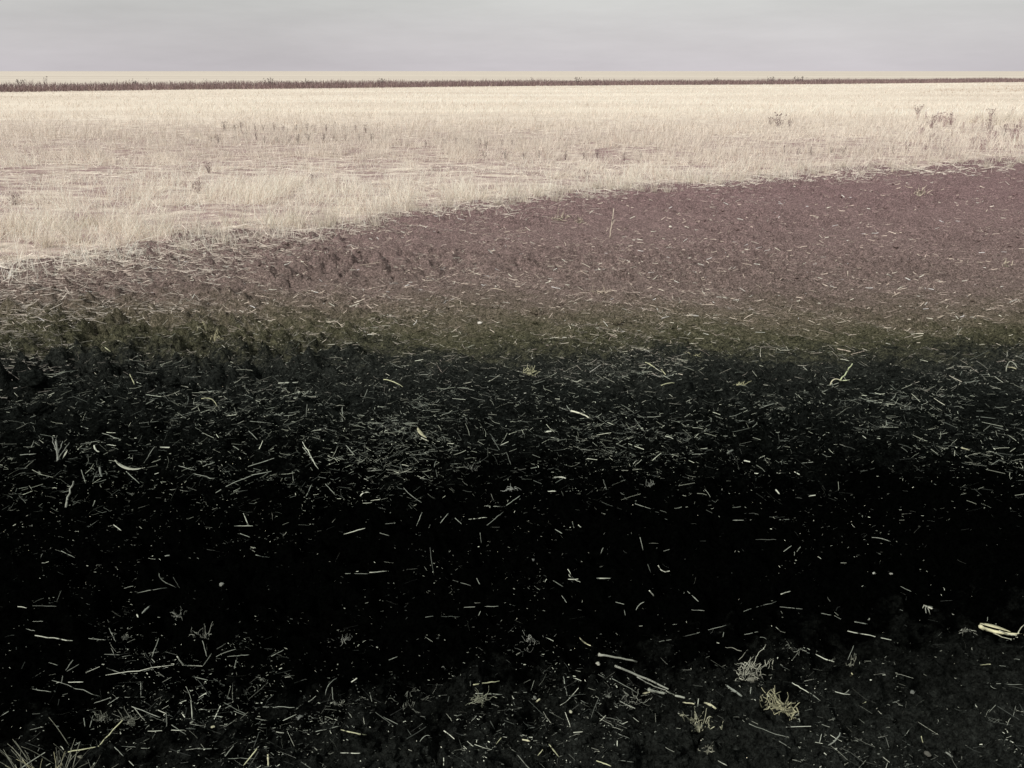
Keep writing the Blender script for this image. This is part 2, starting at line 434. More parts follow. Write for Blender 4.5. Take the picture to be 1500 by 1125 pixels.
D = lean / np.linalg.norm(lean, axis=1, keepdims=True)
bend = rng.normal(size=(N, 3)) * np.array([0.2, 0.2, 0.0]); bend[:, 2] = -0.12 * rng.random(N)
W = np.maximum(0.0042 + 0.0035 * rng.random(N), r * 0.00046)
V, Q, k = strands(np.stack([x, y, z - 0.01], 1), D, L, W, bend, K=3, sides=2, taper=0.35)
base = np.array([0.93, 0.845, 0.745])
tone = (0.80 + 0.30 * rng.random(N)) * (0.80 + 0.40 * fbm(x * 0.025 + 3, y * 0.16, 3))
C = base[None, :] * tone[:, None]
C *= (1 - 0.05 * sstep(60, 30, r) * rng.random(N))[:, None]
dark = in_poly(x, y, WEDGE); C[dark] *= np.array([0.68, 0.62, 0.58])
brown = rng.random(N) < 0.07; C[brown] *= np.array([0.66, 0.58, 0.55])
me = mesh_np('standing_stubble', V, Q); set_col(me, np.repeat(np.clip(C, 0, 0.92), k, 0))
o = link('standing_stubble', me, mat_stubble)
tag(o, 'pale dry stubble and grass standing across the field beyond the ploughed soil', 'stubble', kind='stuff')

# ------------------------------------------------------------------ loose straw litter (stuff), thick along the edge, thin on the soil
def litter(name, x, y, Lm, Wm, C, label, mat, tilt=0.22, sides=3):
    N = len(x)
    z = height(x, y)
    a = rng.normal(0, 0.75, N) + np.where(rng.random(N) < 0.5, 0, math.pi)          # mostly combed across
    D = np.stack([np.cos(a), np.sin(a), rng.normal(0, tilt, N)], 1); D /= np.linalg.norm(D, axis=1, keepdims=True)
    P = np.stack([x, y, z + 0.004 + np.abs(rng.normal(0, 0.006, N))], 1) - D * (Lm * 0.5)[:, None]
    bend = rng.normal(0, 0.22, (N, 3)); bend[:, 2] = rng.normal(0, 0.12, N)
    V, Q, k = strands(P, D, Lm, Wm, bend, K=3, sides=sides, taper=0.7)
    me = mesh_np(name, V, Q); set_col(me, np.repeat(C, k, 0))
    o = link(name, me, mat); tag(o, label, 'straw', kind='stuff'); return o
# edge mat and flattened straw inside the field
n_ = 120000
x, y, r = sample_polar(n_, 4.8, 30)
ed = edge_dist(x, y)
wid = 0.42 + 1.5 * sstep(-1.6, -3.6, x)
pr = np.where(ed > 0, 0.42 + 0.55 * np.exp(-ed / 1.0), 0.97 * np.exp(ed / wid)) * (0.35 + 1.1 * sstep(0.4, 0.6, fbm(x * 1.2, y * 1.6, 3)))
pr *= np.where((ed < 0) & (x < -1.5), 1.25, 1.0)
cm = cover_map(x, y); pr *= 0.25 + 0.75 * sstep(0.60, 0.50, fbm(x * 0.32 + 9, y * 0.9 + 4, 4, 0.6)) * np.where(ed > 0, 1, 1.0) + np.where(ed < 1.0, 0.6, 0.0)
pr *= 1 - cm[3] * sstep(0.3, 0.6, 0.5 + 0.5 * row_phase(x, y))
kp = rng.random(n_) < pr; x, y, r = x[kp], y[kp], r[kp]; N = len(x)
ed = ed[kp]; onsoil = sstep(0.0, -0.5, ed)
Lm = (0.06 + 0.22 * rng.random(N) ** 1.6) * (1 - 0.45 * onsoil); Wm = np.maximum(0.004 + 0.003 * rng.random(N), r * 0.0005) * (1 - 0.4 * onsoil)
C = np.array([0.84, 0.765, 0.665]) * ((0.55 + 0.5 * rng.random(N)) * (1 - 0.45 * onsoil * rng.random(N)) * (0.45 + 0.55 * sstep(4.9, 6.0, y)))[:, None]  # tint dimmed nearer too, following the grade painted on the soil
litter('flattened_straw', x, y, Lm, Wm, C, 'flattened pale straw lying along the edge of the stubble', mat_litter, 0.16, sides=2)
# ragged spill of straw below the stubble on the left
n_ = 46000
x = rng.uniform(-7.5, 0.3, n_); y = rng.uniform(4.9, 9.5, n_); ed = edge_dist(x, y)
patch = fbm(x * 1.1 + 7, y * 1.5 + 3, 4, 0.62)
reach = 0.35 + 2.1 * sstep(-1.4, -4.2, x)
pr = sstep(0.46, 0.60, patch + 0.10 * sstep(-reach, 0.0, ed)) * sstep(-reach - 0.5, -0.15 * reach, ed) * sstep(0.5, 0.1, ed)
kp = rng.random(n_) < pr; x, y = x[kp], y[kp]; N = len(x); r = np.hypot(x, y)
C = np.array([0.74, 0.635, 0.55]) * (0.45 + 0.55 * rng.random(N))[:, None] * (0.55 + 0.45 * sstep(5.0, 6.0, y))[:, None]  # same painted dimming of the straw towards the viewer
litter('spilled_straw', x, y, 0.03 + 0.13 * rng.random(N) ** 2, np.maximum(0.002 + 0.002 * rng.random(N), r * 0.00038), C, 'ragged pale straw spilling over the soil below the stubble at left', mat_litter, 0.3, sides=2)
# over the brown and the darkened soil; straw tint dims nearer with the painted grade
n_ = 215000
x, y, r = sample_polar(n_, 2.9, 17)
ed = edge_dist(x, y)
clump = fbm(x * 1.4 + 2, y * 2.2, 4, 0.6)
pr = (0.30 + 0.9 * sstep(0.45, 0.62, clump)) * (0.6 + 0.4 * sstep(2.2, -2.2, x)) * sstep(2.7, 4.1, y) * (1 - 0.35 * sstep(6.5, 9, y))
kp = (rng.random(n_) < pr) & (ed < 0.1); x, y, r = x[kp], y[kp], r[kp]; N = len(x)
Lm = 0.007 + 0.075 * rng.random(N) ** 3.8; Wm = np.maximum(0.0012 + 0.0020 * rng.random(N) ** 2, r * 0.00030)
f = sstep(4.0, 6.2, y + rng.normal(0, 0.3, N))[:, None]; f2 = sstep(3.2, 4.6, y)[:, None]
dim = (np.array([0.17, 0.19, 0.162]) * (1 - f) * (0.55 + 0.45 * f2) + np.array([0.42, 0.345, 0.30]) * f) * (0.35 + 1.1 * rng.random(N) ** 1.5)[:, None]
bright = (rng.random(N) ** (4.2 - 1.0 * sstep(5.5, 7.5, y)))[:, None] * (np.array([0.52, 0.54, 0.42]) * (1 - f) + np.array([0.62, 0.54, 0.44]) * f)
big = (bright[:, 0] > 0.30) & (y > 5.2) & (rng.random(N) < 0.5); Wm = np.where(big, np.maximum(Wm, r * 0.00060), Wm); Lm = np.where(big, np.maximum(Lm, rng.uniform(0.02, 0.07, N)), Lm)
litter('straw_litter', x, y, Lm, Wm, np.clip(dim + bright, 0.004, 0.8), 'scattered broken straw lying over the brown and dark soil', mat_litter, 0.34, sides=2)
# small chips on the black earth
n_ = 95000
x, y, r = sample_polar(n_, 1.25, 4.3, 62)
clump = fbm(x * 2.1 + 8, y * 2.1, 3)
nearf = sstep(2.1, 1.7, y - 0.12 * np.abs(x))
pr = (0.15 + 0.75 * sstep(0.42, 0.62, clump)) * (0.6 + 0.6 * sstep(0.6, -1.2, x)) * (0.46 + 0.6 * sstep(2.8, 3.8, y) + 0.7 * nearf)
kp = rng.random(n_) < pr; x, y, r, nearf = x[kp], y[kp], r[kp], nearf[kp]; N = len(x)
fleck = rng.random(N) < 0.6
Lm = np.where(fleck, 0.002 + 0.006 * rng.random(N), 0.004 + 0.040 * rng.random(N) ** 3.6 * (1 + 0.9 * nearf)); Wm = np.where(fleck, 0.0012 + 0.0022 * rng.random(N) ** 2, 0.0008 + 0.0017 * rng.random(N) ** 2.6)
br = rng.random(N) ** 3.4
C = np.array([0.040, 0.045, 0.039])[None, :] * (0.2 + 1.3 * rng.random(N) ** 2)[:, None] * (1 + 0.8 * nearf)[:, None] + br[:, None] * np.array([0.58, 0.60, 0.49])
litter('straw_chips', x, y, Lm, Wm, np.clip(C, 0.004, 0.75), 'small straw chips and fibres strewn over the black earth', mat_litter_dark, 0.35, sides=2)

# ------------------------------------------------------------------ crumbs and clods of earth
PHI = (1 + 5 ** 0.5) / 2
ICO_V = np.array([(-1, PHI, 0), (1, PHI, 0), (-1, -PHI, 0), (1, -PHI, 0), (0, -1, PHI), (0, 1, PHI), (0, -1, -PHI), (0, 1, -PHI), (PHI, 0, -1), (PHI, 0, 1), (-PHI, 0, -1), (-PHI, 0, 1)], float)
ICO_V /= np.linalg.norm(ICO_V[0])
ICO_F = np.array([(0, 11, 5), (0, 5, 1), (0, 1, 7), (0, 7, 10), (0, 10, 11), (1, 5, 9), (5, 11, 4), (11, 10, 2), (10, 7, 6), (7, 1, 8), (3, 9, 4), (3, 4, 2), (3, 2, 6), (3, 6, 8), (3, 8, 9), (4, 9, 5), (2, 4, 11), (6, 2, 10), (8, 6, 7), (9, 8, 1)])
n_ = 17000
x, y, r = sample_polar(n_, 1.3, 15)
ed = edge_dist(x, y)
kp = (ed < 0.1) & (rng.random(n_) < 0.2 + 0.9 * sstep(0.42, 0.6, fbm(x * 1.1, y * 1.1, 3)) * (0.5 + 0.5 * sstep(0.5, -2, x)))
x, y, r = x[kp], y[kp], r[kp]; N = len(x)
xn, yn, rn = sample_polar(16000, 1.4, 2.7, 60); kn = rng.random(16000) < sstep(2.5, 1.8, yn - 0.15 * xn)
x, y, r = np.concatenate([x, xn[kn]]), np.concatenate([y, yn[kn]]), np.concatenate([r, rn[kn]])
s = (0.004 + 0.016 * rng.random(len(x)) ** 3) * (0.7 + 0.06 * r) * np.where(np.arange(len(x)) >= N, 0.75, 1.0); N = len(x)
jit = ICO_V[None] * (1 + rng.normal(0, 0.22, (N, 12, 1))) * np.stack([rng.uniform(0.8, 1.5, N), rng.uniform(0.8, 1.5, N), rng.uniform(0.5, 0.9, N)], 1)[:, None, :]
V = jit * s[:, None, None] + np.stack([x, y, height(x, y) + s * 0.15], 1)[:, None, :]
Q = (ICO_F[None] + (np.arange(N) * 12)[:, None, None]).reshape(-1, 3)
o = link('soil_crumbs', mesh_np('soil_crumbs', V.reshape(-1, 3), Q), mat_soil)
tag(o, 'loose crumbs of earth over the ploughed soil', 'soil', kind='stuff')

def lump(seed, rad=(1, 1, 0.7), rough=0.3, sub=2):
    V, F = ICO_V.copy(), ICO_F.copy()
    for _ in range(sub):
        cache, nv, nf = {}, list(V), []
        def mid(a, b):
            k = (min(a, b), max(a, b))
            if k not in cache:
                m = nv[a] + nv[b]; nv.append(m / np.linalg.norm(m)); cache[k] = len(nv) - 1
            return cache[k]
        for a, b_, c in F:
            ab, bc, ca = mid(a, b_), mid(b_, c), mid(c, a)
            nf += [(a, ab, ca), (b_, bc, ab), (c, ca, bc), (ab, bc, ca)]
        V, F = np.array(nv), np.array(nf)
    d = fbm(V[:, 0] * 1.3 + seed * 7.7 + V[:, 2] * 0.9, V[:, 1] * 1.3 - seed * 3.1 + V[:, 2] * 1.7, 4, 0.6) - 0.5
    return V * (1 + rough * 2 * d)[:, None] * np.array(rad), [F]

# a few big clods, each a thing
CLODS = [(112, 520, 46, 'large dark clod on the far left of the soil beside the straw', 1), (48, 553, 34, 'rounded dark clod near the left edge below the large clod', 2), (190, 524, 30, 'crumbly clod just right of the large dark clod on the left', 3),
         (128, 556, 26, 'small dark clod below the large clod on the left', 4), (786, 457, 20, 'small brown clod right of the white chip on the olive soil', 6),
         (150, 630, 40, 'wide black clod on the left among the tangled straw', 8),
         (330, 412, 20, 'brown clod on the soil below the stubble edge, left of middle', 10), (355, 505, 22, 'dark clod beneath the straw tangle on the dark soil', 11), (60, 600, 30, 'black clod at the left edge above the twigs', 12),
         (905, 470, 18, 'brown clod on the olive soil right of the middle', 13), (250, 560, 24, 'crumbling black clod between straw on the left', 14)]
for px, py, w, lab, sd in CLODS:
    p = on_ground(px, py); s = w / ppm(p) * 0.5
    V, F = lump(sd, (s * 1.1, s * 0.9, s * 0.62), 0.55, 3)
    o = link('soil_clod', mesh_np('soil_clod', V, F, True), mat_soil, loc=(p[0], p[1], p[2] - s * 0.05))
    o.rotation_euler.z = sd * 1.3
    tag(o, lab, 'clod', 'big clods on the ploughed soil')

# ------------------------------------------------------------------ stones
STONES = [(368, 1069, 13, (0.62, 0.62, 0.52), 'white pebble near the bottom edge, right of the grass tuft'), (312, 1067, 9, (0.55, 0.53, 0.36), 'small yellowish pebble just left of the white pebble'),
          (441, 1053, 13, (0.16, 0.17, 0.15), 'grey angular stone right of the white pebble'), (118, 1111, 11, (0.20, 0.20, 0.15), 'grey stone beside the grass tuft at bottom left'),
          (325, 857, 9, (0.22, 0.23, 0.20), 'round grey stone alone on the black earth at left'), (781, 821, 6, (0.2, 0.21, 0.19), 'tiny grey stone on the black earth at the middle'),
          (1271, 907, 7, (0.33, 0.34, 0.28), 'small pale stone on black earth left of the frayed stalk'), (836, 1043, 6, (0.5, 0.5, 0.36), 'small cream pebble near the bottom at the middle'),
          (1336, 1015, 10, (0.17, 0.18, 0.16), 'flat grey stone at lower right under the crossed straws'), (1243, 1016, 7, (0.14, 0.15, 0.13), 'dull grey stone beneath the crossed straws'),
          (783, 1023, 8, (0.2, 0.21, 0.18), 'grey pebble right of the pair of yellow straws'), (1410, 1036, 8, (0.12, 0.13, 0.12), 'dark stone on the greyer verge at lower right'),
          (1319, 1120, 7, (0.55, 0.54, 0.42), 'cream pebble at the bottom edge on the right'), (1358, 1105, 11, (0.12, 0.12, 0.1), 'dark flat stone near the bottom edge on the right'),
          (1280, 840, 5, (0.5, 0.52, 0.46), 'tiny white stone on the black earth at the right'), (703, 474, 8, (0.78, 0.74, 0.66), 'bright white chip on the greenish soil'),
          (876, 973, 8, (0.4, 0.4, 0.33), 'pale pebble beside the long grey stalk'), (990, 398, 6, (0.7, 0.64, 0.56), 'small white stone on the brown soil right of middle'),
          (1305, 841, 6, (0.3, 0.3, 0.26), 'small grey stone on black earth below the tiny white one'), (982, 333, 6, (0.75, 0.7, 0.6), 'white stone chip on far brown soil near the stubble'),
          (1246, 988, 8, (0.55, 0.53, 0.33), 'yellow bulb-like pebble below the crossed straws'), (14, 1024, 6, (0.5, 0.5, 0.4), 'small pale pebble at the left edge above the grass tuft')]
for i, (px, py, w, colr, lab) in enumerate(STONES):
    p = on_ground(px, py); s = w / ppm(p) * 0.36
    V, F = lump(40 + i, (s * 1.2, s * 0.9, s * 0.7), 0.55, 2)
    o = link('pebble', mesh_np('pebble', V, F, True), mat_stone, loc=(p[0], p[1], p[2] + s * 0.35))
    o.rotation_euler.z = i * 2.1; o.color = (*[v * 0.72 for v in colr], 1)
    tag(o, lab, 'stone', 'stones on the black earth')

# ------------------------------------------------------------------ single straws, read off the photograph and laid on the ground
# x0 y0 x1 y1 [x2 y2 ...] flag ; coordinates are photograph pixels * 3 inside one of six windows
STRAWS = {
 (0, 750): '''155 547 320 570 b|390 560 465 567 n|75 427 120 436 b|145 420 265 422 d|285 410 265 460 d|145 485 215 485 n|115 520 155 530 n|480 515 510 575 n|698 560 668 645 n|460 630 530 632 n|540 647 700 625 n
465 722 765 677 b|590 720 720 690 n|470 690 555 720 n|322 655 290 700 n|295 705 350 673 n|215 695 262 710 n|230 745 335 778 440 815 n|145 790 228 803 n|305 767 375 766 b|277 727 270 760 n|620 755 620 812 n
790 698 822 742 B|820 745 855 743 n|830 755 995 800 n|890 570 912 645 n|932 635 895 690 n|920 680 980 645 1040 625 n|1000 640 1095 632 n|1195 657 1250 628 n|1045 700 1035 750 n
1160 888 1300 890 n|1030 890 1110 918 1180 932 n|985 848 1110 915 d|840 830 847 920 b|580 860 705 908 n|555 845 645 845 n|540 920 425 1045 y|450 962 510 962 n|300 1060 435 1035 y|655 988 815 983 b
755 940 820 985 n|410 900 395 955 n|415 845 490 820 n|475 855 525 822 n|505 1040 545 1080 n|530 1040 650 1050 n|760 1080 850 1050 n|870 1045 960 1045 n|980 1090 1130 1088 n|1130 1045 1070 1120 y
1178 1070 1180 1122 Y|1095 1022 1160 1005 n|1390 990 1500 965 n|1480 735 1445 765 1430 810 n|1460 775 1465 835 n|1075 45 1095 95 b|1025 90 1115 90 b|1055 98 1100 115 n|1125 200 1160 210 1195 208 n
500 60 533 85 b|270 175 330 205 n|700 275 715 305 773 335 n|605 360 680 345 745 337 n|545 360 590 350 n|655 420 625 450 G|605 470 612 485 B|770 335 803 390 d|383 75 435 38 d|880 870 937 880 n|330 1030 355 1015 n|370 910 375 950 n|0 905 40 880 n|690 205 745 195 G''',
 (500, 750): '''10 102 105 75 b|160 66 240 58 n|165 95 210 108 n|355 5 330 65 n|390 60 370 92 340 108 n|435 55 470 12 n|500 45 533 75 n|560 43 640 35 b|640 62 710 5 n|610 95 615 140 n|390 160 398 225 408 285 d
18 275 125 275 n|125 270 240 262 b|490 310 570 335 d|595 305 612 340 n|940 80 970 98 n|1015 45 1020 70 n|1040 85 1065 110 b|1310 145 1325 205 n|1345 245 1360 290 d|1140 190 1150 165 n|1415 178 1448 168 n
930 305 975 333 n|1000 278 1015 295 1050 312 b|995 347 1180 343 b|1390 265 1412 290 1440 290 B|1353 350 1375 375 B|968 385 990 417 n|1205 400 1242 410 n|1243 435 1248 460 n|1330 400 1310 412 1295 435 n
370 467 530 463 n|540 462 690 457 n|612 440 603 460 n|740 410 765 418 n|210 670 248 655 n|45 752 70 735 B|1047 562 1070 585 1105 600 Y|580 780 695 763 y|590 802 707 807 b|757 818 815 818 n
567 745 567 768 b|125 798 135 840 n|975 740 992 825 n|1000 832 1040 818 1080 812 n|855 888 873 873 Y|595 908 560 945 n|703 997 680 1025 y|885 1058 863 1085 y|912 1025 957 1083 y|0 962 60 978 112 985 y
185 905 258 943 n|150 885 225 940 d|450 1085 450 1120 b|0 1090 85 1092 b|340 1035 365 1003 390 1000 n|795 1005 830 1012 Y|1120 1098 1185 1122 y|1215 1100 1285 1108 n|1212 1010 1212 1035 b|1450 535 1470 534 n
1390 575 1450 565 n|1205 995 1265 1020 n|1190 737 1250 770 1310 805 n|1325 805 1355 800 Y''',
 (1000, 750): '''20 360 68 405 n|28 442 95 447 n|425 408 470 393 b|262 485 405 438 n|60 540 190 505 n|0 552 70 537 d|425 428 525 438 n|475 172 440 198 n|490 185 490 205 n|517 157 500 180 n|425 40 470 38 n|218 60 265 60 n
320 125 410 125 d|830 118 870 122 912 137 n|845 180 870 190 n|590 215 605 225 b|955 340 1025 375 n|1335 495 1340 465 n|710 600 900 640 b|748 605 722 668 n|585 630 620 648 665 663 b|178 553 170 590 n|270 548 330 535 n
480 755 555 800 b|560 800 605 835 n|190 765 260 815 G|300 775 297 805 n|290 940 380 975 465 1003 n|95 843 130 858 165 888 Y|0 850 50 857 Y|1290 732 1337 730 y|1380 720 1418 725 n|1432 715 1460 720 n
1350 765 1355 780 1375 788 n|1375 768 1500 775 n|1462 858 1452 900 n|685 1005 665 1040 630 1062 G|610 980 600 1022 n|1005 950 975 988 n|1047 990 1055 1020 y|420 1025 475 1060 n|780 895 795 887 y|510 912 515 930 b
155 1098 195 1120 b|1155 1060 1190 1085 G|755 487 810 497 n|607 460 650 468 n|665 460 697 478 n|325 560 350 555 370 565 n''',
 (0, 375): '''360 765 450 795 535 822 n|355 830 440 815 n|415 835 422 855 440 865 B|475 858 515 862 b|685 845 760 846 800 852 B|683 852 635 925 n|555 950 613 1003 n|785 925 855 945 n|865 915 945 920 n|895 942 945 925 b
1025 845 1097 890 n|1330 820 1400 940 b|1330 845 1395 930 n|950 1055 1080 990 1195 960 n|1110 1022 1220 1012 1310 1005 n|1090 930 1250 880 n|1430 1005 1475 1055 n|1370 1010 1345 1060 n|1285 950 1290 995 n
440 940 448 980 465 1000 G|360 955 380 1015 n|130 865 150 815 n|85 880 160 875 n|620 780 705 770 n|240 525 290 512 340 507 n|885 630 930 632 955 665 y|1225 580 1310 577 B|1205 705 1325 690 n|1215 720 1240 730 1290 728 n
1100 740 1195 750 n|1350 655 1345 710 n|575 545 595 590 y|470 445 495 465 y|550 460 640 468 n|1095 785 1135 825 n|840 1000 950 1028 n|85 1060 135 1115 d|640 655 680 635 b|700 345 705 365 n''',
 (500, 375): '''990 660 1010 690 n|160 668 200 669 b|355 683 440 678 n|185 545 230 556 270 578 y|1335 470 1355 478 1380 495 y|1405 500 1425 525 y|1405 572 1440 562 1480 563 y|895 780 925 776 B|735 822 700 838 b
1050 853 1105 857 n|725 865 745 920 d|930 985 960 980 985 985 B|905 1085 943 1085 B|108 967 175 962 n|275 1045 330 1095 360 1110 n|85 1060 100 1045 125 1045 B|630 1103 700 1105 b|725 1118 785 1075 n
1290 1098 1360 1120 n|1150 985 1165 1030 d|20 835 60 880 n|5 665 5 730 n|115 590 90 655 n|295 880 365 875 n|640 160 670 145 725 160 n|80 60 180 45 n|890 50 930 46 980 50 n''',
 (1000, 375): '''665 425 735 440 y|740 435 800 420 y|525 520 543 537 b|1260 460 1350 415 d|1225 848 1260 858 Y|330 685 400 660 n|40 885 90 882 n|195 880 220 865 G|270 903 295 908 B|297 957 337 962 B|408 1030 425 1050 B
490 955 515 970 b|520 928 570 923 n|550 1083 580 1078 b|790 793 805 805 b|175 832 240 833 n|610 612 650 595 n|645 625 650 640 b|920 180 960 160 n|640 38 680 28 n|1120 275 1150 263 y|1270 300 1285 285 1330 292 n'''}
FLAG = {'n': (1.15, (0.26, 0.28, 0.235)), 'b': (1.6, (0.50, 0.525, 0.43)), 'B': (2.7, (0.56, 0.58, 0.48)), 'y': (1.9, (0.48, 0.485, 0.31)), 'Y': (3.2, (0.50, 0.49, 0.33)),
        'G': (3.3, (0.20, 0.215, 0.185)), 'd': (1.0, (0.12, 0.13, 0.11))}
def lay(pxs, lift=0.004, stand=0.42):
    """pixels -> points on the ground; steep strokes far out rise from the soil instead of running away from the viewer."""
    lo = max(range(len(pxs)), key=lambda i: pxs[i][1])
    p0 = on_ground(*pxs[lo]); out = []
    for q in pxs:
        g = on_ground(*q)
        dx, dy = abs(q[0] - pxs[lo][0]), abs(q[1] - pxs[lo][1])
        if dy > 0.35 * dx and dy > 3:
            out.append(at_depth(q[0], q[1], p0[1] + (g[1] - p0[1]) * stand))
        else: out.append(g)
    out = np.array(out); out[:, 2] += lift
    return out
def smooth_pts(P, n=6, wob=0.0):
    P = np.asarray(P); t = np.linspace(0, 1, len(P)); s = np.linspace(0, 1, n)
    if len(P) >= 3:
        c = [np.polyfit(t, P[:, i], 2) for i in range(3)]; R = np.stack([np.polyval(k, s) for k in c], 1)
    else: R = np.stack([np.interp(s, t, P[:, i]) for i in range(3)], 1)
    L = np.linalg.norm(P[-1] - P[0])
    w = rng.normal(0, wob * L, (n, 3)); w[0] = w[-1] = 0; w[:, 2] *= 0.3
    return R + w
def make_straw(pts, d, colr, name='straw'):
    P = smooth_pts(pts, 7, 0.009)
    zg = height(P[:, 0], P[:, 1]); P[:, 2] += max(0.0, float(np.percentile(zg + d * 0.3 - P[:, 2], 86)))
    o0 = P[0].copy()
    r = np.full(7, d / 2 * rng.uniform(0.75, 1.25)) * rng.uniform(0.78, 1.15, 7); r[0] *= 0.9; r[-1] *= rng.uniform(0.35, 0.9)
    if rng.random() < 0.5: r[rng.integers(2, 5)] *= 1.35                     # a node in the stem
    V, F = tube(P - o0, r, 5)
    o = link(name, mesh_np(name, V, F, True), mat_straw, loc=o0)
    k = rng.uniform(0.8, 1.12); o.color = (*[min(0.85, v * k) for v in colr], 1)
    return o
count = 0
for (ox, oy), txt in STRAWS.items():
    for item in txt.replace('\n', '|').split('|'):
        w = item.split(); fl = w[-1]; v = [float(k) for k in w[:-1]]
        pxs = [(ox + v[i] / 3, oy + v[i + 1] / 3) for i in range(0, len(v), 2)]
        wp, colr = FLAG[fl]; wp *= 0.78
        pts = lay(pxs)
        L = np.linalg.norm(pts[-1] - pts[0]); d = wp / ppm(pts[0])
        my = sum(q[1] for q in pxs) / len(pxs); mx = sum(q[0] for q in pxs) / len(pxs)
        if my < 520: colr = (0.56, 0.48, 0.385)
        o = make_straw(pts, d, colr)
        bent = len(pxs) > 2
        lpx = math.hypot(pxs[-1][0] - pxs[0][0], pxs[-1][1] - pxs[0][1])
        shape = 'bent' if bent else ('long straight' if lpx > 42 else 'short straight' if lpx > 16 else 'stubby')
        tone = {'n': 'greyish', 'b': 'pale', 'B': 'thick pale', 'y': 'yellowish', 'Y': 'thick yellow', 'G': 'thick grey', 'd': 'faint thin'}[fl]
        if my < 520: where = 'on the brown soil beyond the olive soil'
        elif my < 660: where = 'in the tangle on dark soil left of middle' if mx < 500 else 'on the dark soil right of the straw tangle'
        elif my < 900: where = 'on black earth in the left third' if mx < 500 else 'on black earth in the middle' if mx < 1000 else 'on black earth in the right third'
        elif mx < 420: where = 'near the grass tuft at bottom left'
        elif mx < 1000: where = 'near the bottom edge at the middle'
        else: where = 'on the verge at lower right'
        tag(o, '%s %s straw lying %s' % (shape, tone, where), 'straw', '%s straws %s' % (tone, where)); count += 1

# ------------------------------------------------------------------ particular stalks, roots and leaves
def empty(name, loc):
    o = bpy.data.objects.new(name, None); COL.objects.link(o); o.location = loc; o.empty_display_size = 0.05
    return o
def part(name, root, V, F, mat, colr, smooth=True):
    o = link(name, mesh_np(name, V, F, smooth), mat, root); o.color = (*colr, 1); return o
def pathpart(name, root, pxs, wpx, colr, mat=None, taper=0.7, n=8, wob=0.01, stand=0.42):
    pts = lay(pxs, 0.006, stand); P = smooth_pts(pts, n, wob)
    d = wpx / ppm(pts[0]); zg = height(P[:, 0], P[:, 1]); P[:, 2] += max(0.0, float(np.percentile(zg + d * 0.3 - P[:, 2], 75)))
    V, F = tube(P - np.array(root.location), np.linspace(1, taper, n) * d / 2 * rng.uniform(0.9, 1.1, n), 6)
    return part(name, root, V, F, mat or mat_straw, colr)
def thing(name, px, label, cat, group=None):
    p = on_ground(*px); o = empty(name, p); tag(o, label, cat, group); return o
def leafblade(name, root, pts, w, colr, fold=0.35):
    """folded, thick dry leaf along world points."""
    P = np.asarray(pts); n = len(P); T = np.gradient(P, axis=0); T /= np.linalg.norm(T, axis=1, keepdims=True) + 1e-9
    s = np.cross(T, [0, 0, 1.0]); s /= np.linalg.norm(s, axis=1, keepdims=True) + 1e-9
    u = np.cross(s, T); ww = np.sin(np.linspace(0.25, math.pi - 0.08, n)) * w / 2
    th_ = w * 0.05
    rows = []
    for sgn in (1, -1):
        for k in (-1, 0, 1):
            rows.append(P + s * (k * ww)[:, None] + u * ((abs(k) * ww * fold) + sgn * th_)[:, None])
    V = np.stack(rows, 1).reshape(-1, 3) - np.array(root.location)
    ring = [0, 1, 2, 5, 4, 3]
    Q = [[i * 6 + ring[j], i * 6 + ring[(j + 1) % 6], (i + 1) * 6 + ring[(j + 1) % 6], (i + 1) * 6 + ring[j]] for i in range(n - 1) for j in range(6)]
    return part(name, root, V, [np.array(Q)], mat_straw, colr)

# the frayed maize-like stalk at the right edge
t = thing('frayed_stalk', (1440, 925), 'thick frayed pale yellow stalk lying at the right edge on black earth', 'stalk')
stem = pathpart('stem', t, [(1435, 922), (1458, 930), (1506, 936)], 6.5, (0.60, 0.58, 0.38), taper=0.5)
leafblade('husk', t, smooth_pts(lay([(1434, 921), (1455, 926), (1478, 933)], 0.02), 8), 0.015, (0.52, 0.50, 0.33))
for q in ([(1448, 926), (1470, 936), (1485, 938)], [(1462, 930), (1480, 937), (1489, 940)], [(1470, 931), (1490, 933), (1504, 931)], [(1491, 930), (1495, 922), (1501, 916)]):
    pathpart('fibre', t, q, 1.8, (0.45, 0.45, 0.34), taper=0.4).parent = stem
# grey stalks lying one behind another towards the lower right
t = thing('grey_stalk', (905, 979), 'long thin grey stalk lying diagonally, nearest the middle of the bottom edge', 'stalk')
pathpart('stem', t, [(901, 978), (940, 994), (979, 1012)], 3.4, (0.27, 0.28, 0.235))
pathpart('side_fibre', t, [(933, 994), (955, 1006), (975, 1013)], 1.6, (0.25, 0.26, 0.22))
t = thing('grey_stalk', (880, 963), 'grey stalk with a knobbly end above the long diagonal stalk', 'stalk')
pathpart('stem', t, [(878, 962), (905, 966), (933, 972)], 3.0, (0.28, 0.29, 0.24))
pathpart('knob', t, [(877, 961), (882, 963)], 5.0, (0.34, 0.34, 0.28), n=4)
t = thing('grey_stalk', (950, 1021), 'thick grey stalk below the long diagonal stalk, beside a yellow chip', 'stalk')
pathpart('stem', t, [(949, 1021), (975, 1027), (1002, 1033)], 4.0, (0.27, 0.285, 0.235))
pathpart('split_end', t, [(975, 1026), (990, 1033), (1001, 1036)], 1.8, (0.25, 0.26, 0.21))
t = thing('hooked_stalk', (1353, 889), 'pale stalk with a hooked rooty end on black earth at right', 'stalk')
stem = pathpart('stem', t, [(1353, 889), (1372, 896), (1397, 903)], 3.0, (0.50, 0.50, 0.42))
for q in ([(1355, 890), (1356, 900)], [(1358, 891), (1362, 902)], [(1356, 890), (1366, 891)], [(1353, 889), (1351, 893)]):
    pathpart('rootlet', t, q, 1.3, (0.30, 0.31, 0.26), n=5).parent = stem
